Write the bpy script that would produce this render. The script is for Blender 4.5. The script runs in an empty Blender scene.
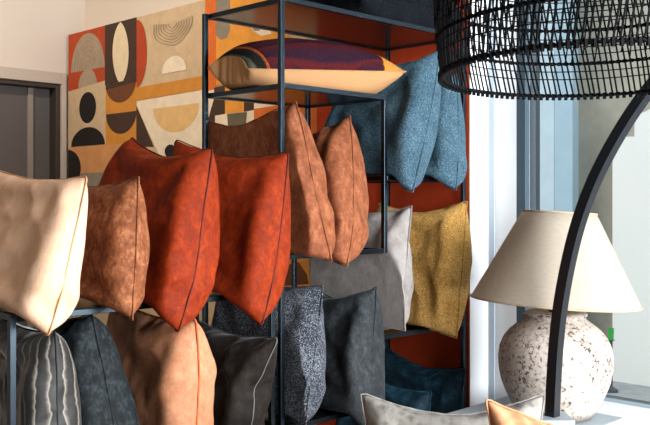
import bpy, bmesh, math, random
import numpy as np
from mathutils import Vector, Matrix

scene = bpy.context.scene
COL = scene.collection
CAM_Z = 1.4
F = 880.0; CX = 325.0; HY = 198.0            # focal length and horizon of the photograph, in its pixels
uR = np.array([.705, .7092, 0.]); uR /= np.linalg.norm(uR)   # along the shelving, away from the camera
uL = np.array([-uR[1], uR[0], 0.])                            # along the mural wall, to the back left
P0 = np.array([-.13, 2.6, 0.])                                # foot line of the shelving's near corner post

def R(s, t, z):
    """shop coordinates (along shelving, along mural wall, height above floor) -> world"""
    p = P0 + s * uR + t * uL
    return np.array([p[0], p[1], z])

def px(x, y, s=None, t=None, d=None, z=None):
    """sight line through a pixel, cut at a plane of the shop"""
    r = np.array([(x - CX) / F, 1., (HY - y) / F])
    if d is not None: k = d
    elif s is not None: k = (s + P0 @ uR) / (r @ uR)
    elif t is not None: k = (t + P0 @ uL) / (r @ uL)
    else: k = (z - CAM_Z) / r[2]
    p = r * k
    return np.array([p[0], p[1], p[2] + CAM_Z])

# ------------------------------------------------------------------ materials
def new_mat(name):
    m = bpy.data.materials.new(name); m.use_nodes = True
    nt = m.node_tree
    return m, nt, nt.nodes['Principled BSDF']
def node(nt, kind, **kw):
    n = nt.nodes.new(kind)
    for k, v in kw.items():
        if k in n.inputs: n.inputs[k].default_value = v
        else: setattr(n, k, v)
    return n
def ramp(nt, stops, fac):
    n = nt.nodes.new('ShaderNodeValToRGB'); e = n.color_ramp.elements
    while len(e) < len(stops): e.new(.5)
    for el, (p, c) in zip(e, stops): el.position = p; el.color = (*c, 1)
    nt.links.new(fac, n.inputs['Fac']); return n
def lin(c):
    """0-255 sRGB -> linear"""
    f = lambda v: v / 12.92 if v <= .04045 else ((v + .055) / 1.055) ** 2.4
    return tuple(f(v / 255.) for v in c)
def coords(nt, scale=(1, 1, 1), kind='Object'):
    tc = nt.nodes.new('ShaderNodeTexCoord'); mp = nt.nodes.new('ShaderNodeMapping')
    mp.inputs['Scale'].default_value = scale
    nt.links.new(tc.outputs[kind], mp.inputs['Vector']); return mp.outputs['Vector']
def plain(name, c, rough=.6, metal=0., spec=.5, bump=0., bscale=60., var=0.):
    m, nt, b = new_mat(name)
    b.inputs['Base Color'].default_value = (*lin(c), 1)
    b.inputs['Roughness'].default_value = rough; b.inputs['Metallic'].default_value = metal
    b.inputs['Specular IOR Level'].default_value = spec
    if bump or var:
        v = coords(nt)
        n = node(nt, 'ShaderNodeTexNoise', Scale=bscale, Detail=6.); nt.links.new(v, n.inputs['Vector'])
        if bump:
            bp = node(nt, 'ShaderNodeBump', Strength=bump, Distance=.01)
            nt.links.new(n.outputs['Fac'], bp.inputs['Height']); nt.links.new(bp.outputs['Normal'], b.inputs['Normal'])
        if var:
            k = lin(c)
            r = ramp(nt, [(.3, tuple(x * (1 - var) for x in k)), (.7, tuple(min(1, x * (1 + var)) for x in k))], n.outputs['Fac'])
            nt.links.new(r.outputs['Color'], b.inputs['Base Color'])
    return m
def velvet(name, dark, mid, light, sheen=.35, sheen_tint=None, scale=9., fine=.25, rough=.75):
    """crushed velvet: patches where the pile lies the other way, fine weave on top"""
    m, nt, b = new_mat(name)
    v = coords(nt, (1, 1, .75))
    n1 = node(nt, 'ShaderNodeTexNoise', Scale=scale, Detail=9., Roughness=.66, Distortion=.35); nt.links.new(v, n1.inputs['Vector'])
    n2 = node(nt, 'ShaderNodeTexNoise', Scale=130., Detail=4.); nt.links.new(v, n2.inputs['Vector'])
    mx = node(nt, 'ShaderNodeMath', operation='MULTIPLY_ADD'); mx.inputs[1].default_value = fine
    nt.links.new(n2.outputs['Fac'], mx.inputs[0]); nt.links.new(n1.outputs['Fac'], mx.inputs[2])
    o = fine * .5
    r = ramp(nt, [(.3 + o, lin(dark)), (.5 + o, lin(mid)), (.72 + o, lin(light))], mx.outputs[0])
    nt.links.new(r.outputs['Color'], b.inputs['Base Color'])
    b.inputs['Roughness'].default_value = rough; b.inputs['Specular IOR Level'].default_value = .2
    b.inputs['Sheen Weight'].default_value = sheen * .6; b.inputs['Sheen Roughness'].default_value = .3
    b.inputs['Sheen Tint'].default_value = (*lin(sheen_tint or light), 1)
    bp = node(nt, 'ShaderNodeBump', Strength=.35, Distance=.004)
    nt.links.new(mx.outputs[0], bp.inputs['Height']); nt.links.new(bp.outputs['Normal'], b.inputs['Normal'])
    return m
def fleece(name, dark, mid, light, size=150., strength=.9, dist=.008, speckle=0., sheen=.3):
    """boucle or fur: little tufts"""
    m, nt, b = new_mat(name)
    v = coords(nt)
    w = node(nt, 'ShaderNodeTexNoise', Scale=size * .55, Detail=5., Roughness=.7, Distortion=1.2); nt.links.new(v, w.inputs['Vector'])
    vo = node(nt, 'ShaderNodeTexVoronoi', Scale=size); nt.links.new(v, vo.inputs['Vector'])
    big = node(nt, 'ShaderNodeTexNoise', Scale=11., Detail=4.); nt.links.new(v, big.inputs['Vector'])
    a = node(nt, 'ShaderNodeMath', operation='MULTIPLY_ADD'); a.inputs[1].default_value = -.45
    nt.links.new(vo.outputs['Distance'], a.inputs[0]); nt.links.new(w.outputs['Fac'], a.inputs[2])
    a2 = node(nt, 'ShaderNodeMath', operation='MULTIPLY_ADD'); a2.inputs[1].default_value = .3
    nt.links.new(big.outputs['Fac'], a2.inputs[0]); nt.links.new(a.outputs[0], a2.inputs[2])
    lo, hi = (.22, .8) if not speckle else (.38, .56)
    r = ramp(nt, [(lo, lin(dark)), ((lo + hi) / 2, lin(mid)), (hi, lin(light))], a2.outputs[0])
    nt.links.new(r.outputs['Color'], b.inputs['Base Color'])
    b.inputs['Roughness'].default_value = .9; b.inputs['Specular IOR Level'].default_value = .1
    b.inputs['Sheen Weight'].default_value = sheen; b.inputs['Sheen Roughness'].default_value = .5
    b.inputs['Sheen Tint'].default_value = (*lin(light), 1)
    bp = node(nt, 'ShaderNodeBump', Strength=strength, Distance=dist)
    nt.links.new(a.outputs[0], bp.inputs['Height']); nt.links.new(bp.outputs['Normal'], b.inputs['Normal'])
    return m

# ------------------------------------------------------------------ mesh helpers
def mesh_obj(name, verts, faces, mats, parent=None, midx=None, smooth=False, uv=None):
    me = bpy.data.meshes.new(name)
    verts = np.asarray(verts, float)
    org = verts.mean(0) if parent is None else np.array(parent.location)
    me.from_pydata([tuple(v - org) for v in verts], [], [tuple(f) for f in faces])
    if not isinstance(mats, (list, tuple)): mats = [mats]
    for m in mats: me.materials.append(m)
    if midx is not None: me.polygons.foreach_set('material_index', midx)
    if smooth: me.polygons.foreach_set('use_smooth', [True] * len(me.polygons))
    if uv is not None:
        l = me.uv_layers.new(name='UVMap')
        for p in me.polygons:
            for li, vi in zip(p.loop_indices, p.vertices): l.data[li].uv = uv[vi]
    me.update()
    o = bpy.data.objects.new(name, me); COL.objects.link(o)
    if parent is None: o.location = org
    else: o.parent = parent
    return o
def tag(o, label=None, cat=None, group=None, kind=None):
    if label: o['label'] = label
    if cat: o['category'] = cat
    if group: o['group'] = group
    if kind: o['kind'] = kind
    return o
def thing(name, loc, label, cat, group=None):
    o = bpy.data.objects.new(name, None); COL.objects.link(o); o.location = tuple(loc)
    o.empty_display_size = .05
    return tag(o, label, cat, group)

class MB:
    """collects boxes, tubes and turned shapes for one mesh object"""
    def __init__(self): self.v = []; self.f = []; self.m = []
    def add(self, v, f, mi=0):
        b = len(self.v); self.v += [tuple(p) for p in v]
        self.f += [tuple(i + b for i in q) for q in f]; self.m += [mi] * len(f)
    def prism(self, bottom, top, mi=0):
        n = len(bottom)
        f = [tuple(range(n))[::-1], tuple(range(n, 2 * n))]
        f += [(i, (i + 1) % n, n + (i + 1) % n, n + i) for i in range(n)]
        self.add(list(bottom) + list(top), f, mi)
    def rbox(self, s0, s1, t0, t1, z0, z1, mi=0):
        """box in shop coordinates"""
        q = [(s0, t0), (s1, t0), (s1, t1), (s0, t1)]
        self.prism([R(s, t, z0) for s, t in q], [R(s, t, z1) for s, t in q], mi)
    def tube(self, pts, r, sides=8, closed=False, mi=0, square=False, caps=True, up=(0, 0, 1)):
        pts = [np.asarray(p, float) for p in pts]; n = len(pts)
        rr = r if hasattr(r, '__len__') else [r] * n
        V = []; F_ = []
        prev = None
        for i, p in enumerate(pts):
            a = pts[(i + 1) % n] if (closed or i < n - 1) else p
            b = pts[i - 1] if (closed or i > 0) else p
            tg = a - b; tg = tg / (np.linalg.norm(tg) + 1e-12)
            if prev is None:
                u = np.cross(tg, np.array(up, float))
                if np.linalg.norm(u) < 1e-3: u = np.cross(tg, np.array([1., 0, 0]))
            else: u = prev - tg * (prev @ tg)
            u = u / np.linalg.norm(u); w = np.cross(tg, u); prev = u
            for k in range(sides):
                an = 2 * math.pi * (k + (.5 if square else 0)) / sides
                V.append(p + rr[i] * (math.cos(an) * u + math.sin(an) * w))
        m = n if closed else n - 1
        for i in range(m):
            for k in range(sides):
                a = i * sides + k; b = i * sides + (k + 1) % sides
                c = ((i + 1) % n) * sides + (k + 1) % sides; d = ((i + 1) % n) * sides + k
                F_.append((a, b, c, d))
        if caps and not closed:
            F_.append(tuple(range(sides))[::-1]); F_.append(tuple((n - 1) * sides + k for k in range(sides)))
        self.add(V, F_, mi)
    def lathe(self, c, prof, seg=64, mi=0):
        """turned profile [(radius, z)...] about the vertical axis through c"""
        V = []; F_ = []
        for r, z in prof:
            for k in range(seg):
                a = 2 * math.pi * k / seg
                V.append((c[0] + r * math.cos(a), c[1] + r * math.sin(a), z))
        for i in range(len(prof) - 1):
            for k in range(seg):
                F_.append((i * seg + k, i * seg + (k + 1) % seg, (i + 1) * seg + (k + 1) % seg, (i + 1) * seg + k))
        self.add(V, F_, mi)
    def build(self, name, mats, parent=None, smooth=False, bevel=0.):
        o = mesh_obj(name, self.v, self.f, mats, parent, self.m, smooth)
        bm = bmesh.new(); bm.from_mesh(o.data); bmesh.ops.recalc_face_normals(bm, faces=bm.faces); bm.to_mesh(o.data); bm.free()
        if bevel:
            b = o.modifiers.new('bevel', 'BEVEL'); b.width = bevel; b.segments = 2; b.limit_method = 'ANGLE'
        return o
def smooth_noise(rng, n, cells):
    """smooth random field in -1..1 on an (n+1)x(n+1) grid"""
    g = rng.uniform(-1, 1, (cells + 3, cells + 3))
    x = np.linspace(0, cells, n + 1)
    i = np.minimum(x.astype(int), cells - 1); f = x - i; f = f * f * (3 - 2 * f)
    r = g[i] * (1 - f)[:, None] + g[i + 1] * f[:, None]
    return r[:, i] * (1 - f)[None] + r[:, i + 1] * f[None]

def sew(X):
    for sl in ((0, slice(None)), (-1, slice(None)), (slice(None), 0), (slice(None), -1)):
        m = .5 * (X[0][sl] + X[1][sl]); X[0][sl] = m; X[1][sl] = m

def inflate(seed, n=36, steps=110, vol=.15, shrink=.045, lump=.3, slack=.012, sag=.3):
    """two square sheets sewn at the rim and filled: returns X[2, v, u, 3], side 1"""
    rng = np.random.default_rng(seed)
    h = 1.0 / n
    c = np.linspace(-.5, .5, n + 1)
    U, V = np.meshgrid(c, c)
    X = np.zeros((2, n + 1, n + 1, 3))
    dome = (1 - 4 * U * U) * (1 - 4 * V * V)
    for k in (0, 1):
        X[k, ..., 0] = U; X[k, ..., 1] = V
        X[k, ..., 2] = (1 - 2 * k) * dome * .05 * (1 + .3 * smooth_noise(rng, n, 9))
    sew(X)
    sl = np.stack([1 + slack * smooth_noise(rng, n, 7) + slack * .6 * smooth_noise(rng, n, 15) for k in (0, 1)])
    press = np.stack([1 + lump * smooth_noise(rng, n, 3) + lump * .5 * smooth_noise(rng, n, 6) for k in (0, 1)]) * (1 - sag * 2 * V)
    cons = []
    def add(fa, fb, rest, k, both=True):
        r = rest * .5 * (sl[fa] + sl[fb])
        cons.append((fa, fb, r, k, both))
    A = slice(None)
    def rows(st, off): return slice(st, n + off, 2)
    for st in (0, 1):
        a = slice(st, n, 2); b = slice(st + 1, n + 1, 2)
        add((A, A, a), (A, A, b), h, 1.0)
        add((A, a, A), (A, b, A), h, 1.0)
        l = slice(0, n); r = slice(1, n + 1)
        add((A, a, l), (A, b, r), h * 2 ** .5, .6)
        add((A, a, r), (A, b, l), h * 2 ** .5, .6)
    idx = np.arange(n - 1)
    for par in (0, 1):
        ia = idx[(idx // 2) % 2 == par]
        add((A, A, ia), (A, A, ia + 2), 2 * h, .22)
        add((A, ia, A), (A, ia + 2, A), 2 * h, .22)
    # gathered seam
    for q, (fa, fb, r, k, both) in enumerate(cons[:8]):
        if q in (0, 4): r[:, 0, :] *= 1 - shrink; r[:, -1, :] *= 1 - shrink
        if q in (1, 5): r[:, :, 0] *= 1 - shrink; r[:, :, -1] *= 1 - shrink
    vel = np.zeros_like(X)
    for s in range(steps):
        du = np.gradient(X, axis=2); dv = np.gradient(X, axis=1)
        N = np.cross(du, dv); N[1] *= -1
        vol_now = (X * N).sum() / 3
        p = np.clip(1 - vol_now / vol, -.3, 1) * .5
        old = X.copy()
        X = X + vel * .82 + N / h * p * press[..., None]
        sew(X)
        for it in range(7):
            for fa, fb, r, k, both in cons:
                P = X[fa]; Q = X[fb]
                d = Q - P
                L = np.sqrt((d * d).sum(-1)) + 1e-9
                e = (L - r) / L * .5
                e = np.where(e > 0, e * (k if k > .5 else 0), e * k * .7)[..., None] * d
                X[fa] = P + e; X[fb] = Q - e
            sew(X)
        vel = X - old
    X -= X.reshape(-1, 3).mean(0)
    return X
# ------------------------------------------------------------------ pillows
def corner(c):
    """corner of a pillow: (x, y, t) on a sight line, or ('R', s, t, z) in the shop"""
    if c[0] == 'R': return R(*c[1:])
    if c[0] == 'D': return px(c[1], c[2], d=c[3])
    return px(c[0], c[1], t=c[2])

SPECS = []
def pillow(*a, **k): SPECS.append((a, k))
def mid_plane(TF, BF, TB, BB):
    """s = a + b t + c z through the middle of a standing pillow"""
    P = np.array([corner(c) for c in (TF, BF, TB, BB)])
    A_ = np.stack([np.ones(4), (P - P0) @ uL, P[:, 2]], 1)
    return np.linalg.lstsq(A_, (P - P0) @ uR, rcond=None)[0]
def smooth_min(a, b, k):
    h = np.clip(.5 + .5 * (b - a) / k, 0, 1)
    return b * (1 - h) + a * h - k * h * (1 - h)

def build_pillow(label, mat, TF, BF, TB, BB, thick=.15, seed=0, rest=None, fill=(.6, .1), name='throw_pillow',
           group=None, seam=None, puff=1., mats=None, face_mat=None, seam_r=.0022, s_max=.93, s_min=None, row=None, lens=0, folds=.009, lo_plane=None, hi_plane=None, **kw):
    """TF/BF: top and bottom corner of the edge that looks over the shelf front, TB/BB: of the edge at the back.
       rest: (height of shelf top, t of the shelf front) the pillow lies on."""
    X = inflate(seed, **kw); n = X.shape[1] - 1
    ca = {k: X[0][i, j, :2] for k, (i, j) in {'BB': (0, 0), 'BF': (0, -1), 'TB': (-1, 0), 'TF': (-1, -1)}.items()}
    a = np.mean([np.abs(v) for v in ca.values()])
    u = X[..., 0] / a; v = X[..., 1] / a; w = X[..., 2] / np.percentile(np.abs(X[..., 2]), 88) * thick / 2 * puff
    # take part of the hollow out of the four edges
    lo = u[0][:, 0]; hi = u[0][:, -1]
    ku = lambda arr: arr
    f_l = (1 - fill[0]) * lo + fill[0] * -1; f_h = (1 - fill[0]) * hi + fill[0] * 1
    u = np.where(u < 0, u * (f_l / lo)[None, :, None], u * (f_h / hi)[None, :, None])
    lo = v[0][0, :]; hi = v[0][-1, :]
    kb = fill[2] if len(fill) > 2 else fill[1]
    f_l = (1 - kb) * lo + kb * -1; f_h = (1 - fill[1]) * hi + fill[1] * 1
    v = np.where(v < 0, v * (f_l / lo)[None, None, :], v * (f_h / hi)[None, None, :])
    rg = np.random.default_rng(seed + 500)
    msk = np.clip(1 - np.maximum(np.abs(u), np.abs(v)) ** 5, 0, 1)
    for q in range(3):
        th = rg.uniform(.15, 1.4) * rg.choice([-1, 1]); fq = rg.uniform(2.2, 4.5)
        for sd in (0, 1):
            ph = (u[sd] * math.cos(th) + v[sd] * math.sin(th)) * fq * math.pi + 2.2 * smooth_noise(rg, n, 4) + rg.uniform(0, 6)
            rdg = 1 - np.abs(np.sin(ph / 2)) ** .6 * 1.6
            w[sd] += (1 - 2 * sd) * folds * rdg * np.clip(smooth_noise(rg, n, 3) + .15, 0, 1) * msk[sd]
    if lens: 
        dome = (np.clip(1 - np.abs(u) ** 2.4, 0, 1) * np.clip(1 - np.abs(v) ** 2.4, 0, 1)) ** lens * thick / 2
        w = np.array([1, -1])[:, None, None] * dome + .22 * (w - np.array([1, -1])[:, None, None] * np.abs(w).mean()) * dome / (thick / 2)
    tf, bf, tb, bb = (corner(c) for c in (TF, BF, TB, BB))
    U = ((u + 1) / 2)[..., None]; V = ((v + 1) / 2)[..., None]
    Q = (bb * (1 - U) + bf * U) * (1 - V) + (tb * (1 - U) + tf * U) * V
    eu = (bf - bb) + (tf - tb); ev = (tb - bb) + (tf - bf)
    nn = np.cross(eu, ev); nn /= np.linalg.norm(nn)        # side 0 looks along nn
    if nn @ -uR < 0 and face_mat is None: pass
    Q = Q + w[..., None] * nn
    # rest on the shelf: what lies behind its front edge stays above its top
    s_ = (Q - P0) @ uR; t_ = (Q - P0) @ uL
    if rest is not None:
        zt, tfront = rest[0] + .006, rest[1]
        k = np.clip((tfront - .012 - t_) / .05, 0, 1)
        floor_z = zt - .16 * k * k * (3 - 2 * k) - np.where(k >= 1, 9., 0)
        dz = floor_z - Q[..., 2]
        Q[..., 2] = np.maximum(Q[..., 2], floor_z)
    for pl, sg in ((hi_plane, 1), (lo_plane, -1)):
        if pl is None: continue
        lim = pl[0] + pl[1] * t_ + pl[2] * Q[..., 2] - sg * .004
        Q = Q + ((smooth_min(sg * s_, sg * lim, .03) * sg) - s_)[..., None] * uR
        s_ = (Q - P0) @ uR
    if s_max is not None:
        Q = Q + (smooth_min(s_, np.full_like(s_, s_max), .02) - s_)[..., None] * uR; s_ = (Q - P0) @ uR
    if s_min is not None:
        Q = Q + (-smooth_min(-s_, np.full_like(s_, -s_min), .02) - s_)[..., None] * uR
    # one closed surface
    N1 = (n + 1) ** 2
    vid = np.arange(N1).reshape(n + 1, n + 1)
    vid2 = vid.copy(); inner = np.zeros_like(vid, bool); inner[1:-1, 1:-1] = True
    vid2[inner] = N1 + np.arange((n - 1) ** 2)
    verts = np.concatenate([Q[0].reshape(-1, 3), Q[1][inner]])
    uvs = np.concatenate([np.stack(np.meshgrid(np.linspace(0, 1, n + 1), np.linspace(0, 1, n + 1)), -1).reshape(-1, 2),
                          np.stack(np.meshgrid(np.linspace(0, 1, n + 1), np.linspace(0, 1, n + 1)), -1)[inner]])
    f0 = [(vid[i, j], vid[i, j + 1], vid[i + 1, j + 1], vid[i + 1, j]) for i in range(n) for j in range(n)]
    f1 = [(vid2[i, j], vid2[i + 1, j], vid2[i + 1, j + 1], vid2[i, j + 1]) for i in range(n) for j in range(n)]
    base = verts.mean(0); base[2] = verts[:, 2].min()
    root = thing(name, base, label, 'pillow', group)
    if mats:   # two differently covered sides
        for nm, m, fs in zip(('top_cover', 'bottom_cover'), mats, (f0, f1)):
            o = mesh_obj(nm, verts, fs, m, root, smooth=True, uv=uvs); clean(o)
            o.modifiers.new('subdivision', 'SUBSURF').render_levels = 1
    else:
        o = mesh_obj('cover', verts, f0 + f1, mat, root, smooth=True, uv=uvs)
        md = o.modifiers.new('subdivision', 'SUBSURF'); md.levels = 1; md.render_levels = 1
    rim = [vid[0, j] for j in range(n)] + [vid[i, n] for i in range(n)] + [vid[n, j] for j in range(n, 0, -1)] + [vid[i, 0] for i in range(n, 0, -1)]
    P = np.array([verts[i] for i in rim])
    P = (P + np.roll(P, 1, 0) + np.roll(P, -1, 0)) / 3 if seam is not None else P
    mb = MB(); mb.tube(P, seam_r, 6, closed=True)
    so = mb.build('seam', seam or mat, root, smooth=True)
    return root
def clean(o):
    bm = bmesh.new(); bm.from_mesh(o.data)
    bmesh.ops.delete(bm, geom=[v for v in bm.verts if not v.link_faces], context='VERTS')
    bm.to_mesh(o.data); bm.free()

def build_pillows():
    for i, (a, k) in enumerate(SPECS):
        lo = hi = None
        if k.get('row'):
            me = mid_plane(*a[2:6])
            if i and SPECS[i - 1][1].get('row') == k['row']: lo = .5 * (me + mid_plane(*SPECS[i - 1][0][2:6]))
            if i + 1 < len(SPECS) and SPECS[i + 1][1].get('row') == k['row']: hi = .5 * (me + mid_plane(*SPECS[i + 1][0][2:6]))
        build_pillow(*a, lo_plane=lo, hi_plane=hi, **k)
# ------------------------------------------------------------------ camera
cam = bpy.data.cameras.new('camera'); co = bpy.data.objects.new('camera', cam); COL.objects.link(co)
cam.sensor_width = 36.; cam.lens = F / 650. * 36.
cam.shift_y = -(212.5 - HY) / 650.
cam.clip_end = 200.
co.location = (0, 0, CAM_Z); co.rotation_euler = (math.pi / 2, 0, 0)
scene.camera = co

# ------------------------------------------------------------------ the room
Z = lambda rel: CAM_Z + rel
ZF, ZC = 0., 3.0
T_LEFT = 3.0; S_MURAL = .95; S_WALL = 1.08
wall_m = plain('warm white wall paint', (214, 204, 193), .85, bump=.05, bscale=90.)
white_m = plain('white lacquered trim', (226, 228, 230), .5)
ceil_m = plain('dark grey ceiling paint', (70, 68, 66), .9)

def floor_mat():
    m, nt, b = new_mat('grey brown oak floor')
    v = coords(nt, (1, 1, 1))
    br = node(nt, 'ShaderNodeTexBrick', Scale=1.2); br.inputs['Color1'].default_value = (*lin((118, 98, 80)), 1)
    br.inputs['Color2'].default_value = (*lin((96, 80, 66)), 1); br.inputs['Mortar'].default_value = (*lin((50, 42, 36)), 1)
    br.inputs['Mortar Size'].default_value = .006; br.inputs['Brick Width'].default_value = 1.6; br.inputs['Row Height'].default_value = .16
    nt.links.new(v, br.inputs['Vector']); nt.links.new(br.outputs['Color'], b.inputs['Base Color'])
    b.inputs['Roughness'].default_value = .45
    return m
def plane_box(name, kind, mat, *a):
    mb = MB(); mb.rbox(*a); o = mb.build(name, mat); tag(o, kind=kind); return o
plane_box('floor', 'structure', floor_mat(), -5.2, S_WALL + .12, -3.2, T_LEFT + .12, -.1, 0)
plane_box('ceiling', 'structure', ceil_m, -5.2, S_WALL + .12, -3.2, T_LEFT + .12, ZC, ZC + .1)
# back wall with the window opening (t from -2.9 to the frame seen at px 517)
tw0 = ((px(517, 200, s=S_WALL) - P0) @ uL)      # left edge of the window opening
Z_SILL = Z(-.70); Z_HEAD = 2.75
mb = MB(); mb.rbox(S_WALL, S_WALL + .12, tw0, T_LEFT + .12, 0, ZC)
mb.rbox(S_WALL, S_WALL + .12, -3.2, -2.9, 0, ZC)
mb.rbox(S_WALL, S_WALL + .12, -2.9, tw0, 0, Z_SILL - .03); mb.rbox(S_WALL, S_WALL + .12, -2.9, tw0, Z_HEAD, ZC)
wb = mb.build('wall_back', wall_m); tag(wb, kind='structure')

# left wall with the doorway
def left_t(x, y): 
    p = px(x, y, t=T_LEFT); return (p - P0) @ uR, p[2]
s_d1, z_d = left_t(60, 84.5); z_c = left_t(63, 73.5)[1]
s_cas = S_MURAL - .005
d0 = s_d1 - .95
mb = MB()
mb.rbox(-5.2, d0, T_LEFT, T_LEFT + .12, 0, ZC); mb.rbox(s_d1, S_WALL + .12, T_LEFT, T_LEFT + .12, 0, ZC)
mb.rbox(d0, s_d1, T_LEFT, T_LEFT + .12, z_d, ZC)
tag(mb.build('wall_left', wall_m), kind='structure')
# far side of the room, behind the camera: wall opposite, so the light stays directional
plane_box('wall_right', 'structure', plain('grey brown wall paint', (96, 88, 80), .9), -5.32, -5.2, -3.2, T_LEFT + .12, 0, ZC)

# unseen street side wall added to cut the fill, open at the area lights
mb = MB(); W0, W1, WZ0, WZ1 = -1.3, -.05, .75, 2.65
mb.rbox(-5.2, W0, -3.2, -3.08, 0, ZC); mb.rbox(W1, W1 + .12, -3.2, -3.08, 0, ZC); mb.rbox(1.02, S_WALL, -3.2, -3.08, 0, ZC)
mb.rbox(W1 + .12, 1.02, -3.2, -3.08, 0, WZ0); mb.rbox(W1 + .12, 1.02, -3.2, -3.08, WZ1, ZC)
mb.rbox(W0, W1, -3.2, -3.08, 0, WZ0); mb.rbox(W0, W1, -3.2, -3.08, WZ1, ZC)
tag(mb.build('wall_front', wall_m), kind='structure')

# doorway: casing, dark inner frame, dark door with a paler stile
door = thing('door_1', R(d0 + .47, T_LEFT, 0), None, None); tag(door, kind='structure')
cas_m = plain('greige door casing', (190, 178, 166), .6)
dk_m = plain('dark brown door frame', (54, 46, 41), .55)
leaf_m = plain('charcoal door leaf', (88, 84, 82), .6)
sty_m = plain('grey door stile', (140, 132, 125), .55)
mb = MB()
w = s_cas - s_d1
mb.rbox(s_d1, s_cas, T_LEFT - .022, T_LEFT, 0, z_c); mb.rbox(d0 - w, d0, T_LEFT - .022, T_LEFT, 0, z_c)
mb.rbox(d0, s_d1, T_LEFT - .022, T_LEFT, z_d, z_c)
mb.build('casing', cas_m, door, bevel=.003)
mb = MB()
mb.rbox(s_d1 - .03, s_d1, T_LEFT - .005, T_LEFT + .12, 0, z_d); mb.rbox(d0, d0 + .045, T_LEFT - .005, T_LEFT + .12, 0, z_d)
mb.rbox(d0 + .045, s_d1 - .03, T_LEFT - .005, T_LEFT + .12, z_d - .026, z_d)
mb.build('frame', dk_m, door, bevel=.003)
mb = MB(); mb.rbox(d0 + .045, s_d1 - .03, T_LEFT + .075, T_LEFT + .115, .01, z_d - .026)
leaf = mb.build('door_leaf', leaf_m, door)
mb = MB(); sx = left_t(36, 150)[0]; mb.rbox(sx - .02, sx + .014, T_LEFT + .062, T_LEFT + .075, .01, z_d - .028)
mb.build('stile', sty_m, door)

# partition that carries the mural
z_mt = px(68, 35, s=S_MURAL)[2]
t_ml = min((px(68.5, 120, s=S_MURAL) - P0) @ uL, T_LEFT - .03)
mb = MB(); mb.rbox(S_MURAL, S_WALL, 0., t_ml, 0, z_mt)
tag(mb.build('wall_partition', plain('white partition paint', (232, 234, 236), .7)), kind='structure')
# grey strip painted for the shade in the corner between partition and window
g0 = (px(488.5, 200, s=S_WALL - .012) - P0) @ uL; g1 = (px(494, 200, s=S_WALL - .012) - P0) @ uL
mb = MB(); mb.rbox(S_WALL - .012, S_WALL, g1, g0 + .03, 0, ZC)
tag(mb.build('trim_1', plain('corner shade grey', (170, 182, 192), .4)), kind='structure')
mb = MB(); mb.rbox(S_WALL - .004, S_WALL, tw0, g1 - .0005, 0, ZC)
tag(mb.build('trim_2', white_m), kind='structure')

# ------------------------------------------------------------------ the mural
MC = dict(beige=(203, 180, 148), rust=(176, 74, 42), grey=(167, 150, 130), black=(38, 35, 36), brown=(72, 55, 47), cream=(226, 210, 178),
          ochre=(205, 141, 62), mid=(110, 70, 46), tan=(207, 150, 100), pale=(233, 220, 198), sand=(224, 186, 128), gold=(226, 156, 66),
          olive=(104, 98, 80), orange=(214, 112, 50), deep=(150, 52, 26), greyd=(140, 132, 118), red=(186, 64, 28), hair=(150, 134, 114))
def mural_mat(name, c):
    m, nt, b = new_mat(name)
    v = coords(nt)
    n = node(nt, 'ShaderNodeTexNoise', Scale=14., Detail=8., Roughness=.7); nt.links.new(v, n.inputs['Vector'])
    k = lin(c)
    r = ramp(nt, [(.3, tuple(x * .86 for x in k)), (.7, tuple(min(1, x * 1.1) for x in k))], n.outputs['Fac'])
    nt.links.new(r.outputs['Color'], b.inputs['Base Color'])
    b.inputs['Roughness'].default_value = .8; b.inputs['Specular IOR Level'].default_value = .2
    return m
mkeys = list(MC); mmats = [mural_mat('mural ' + k, MC[k]) for k in mkeys]
mur = MB(); layer = [0]
def mp(pts, c):
    """flat painted shape, outline in the photograph's pixels, on the partition's face"""
    layer[0] += 1
    d = .0006 + .00012 * layer[0]
    V = [px(x, y, s=S_MURAL) for x, y in pts]
    # keep inside the panel
    out = []
    for p in V:
        t = min(max((p - P0) @ uL, .0), t_ml - .001); z = min(max(p[2], .05), z_mt - .001)
        out.append(R(S_MURAL - d, t, z))
    mur.add(out, [tuple(range(len(out)))], mkeys.index(c))
def cpx(pts): return [(60 + x / 2.36, y / 2.36) for x, y in pts]
def tz(x, y): 
    p = px(x, y, s=S_MURAL); return (p - P0) @ uL, p[2]
def crop_pt(c, rx, ry, a):
    x = c[0] + rx * math.cos(a); y = c[1] - ry * math.sin(a)
    X_, Y_ = 60 + c[0] / 2.36, c[1] / 2.36
    return x, y + (x - c[0]) * (Y_ - HY) / (X_ + 560)      # the wall runs away to the left
def arc(c, rx, ry, a0, a1, col, n=30):
    """part of a painted ellipse: outline as measured, laid on the wall plane"""
    mp(cpx([crop_pt(c, rx, ry, math.radians(a0 + (a1 - a0) * i / n)) for i in range(n + 1)]), col)
def ring(c, rx, ry, a0, a1, wd=1.6, n=26):
    layer[0] += 1; d = .0006 + .00012 * layer[0]
    V = []; f = []
    for i in range(n + 1):
        a = math.radians(a0 + (a1 - a0) * i / n); wob = 1 + .03 * math.sin(5 * a + rx)
        for q in (0, wd):
            (x, y), = cpx([crop_pt(c, rx * wob - q, ry * wob - q, a)])
            t, z = tz(x, y); V.append(R(S_MURAL - d, min(t, t_ml - .001), min(z, z_mt - .001)))
    for i in range(n): f.append((2 * i, 2 * i + 1, 2 * i + 3, 2 * i + 2))
    mur.add(V, f, mkeys.index('hair'))
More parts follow.
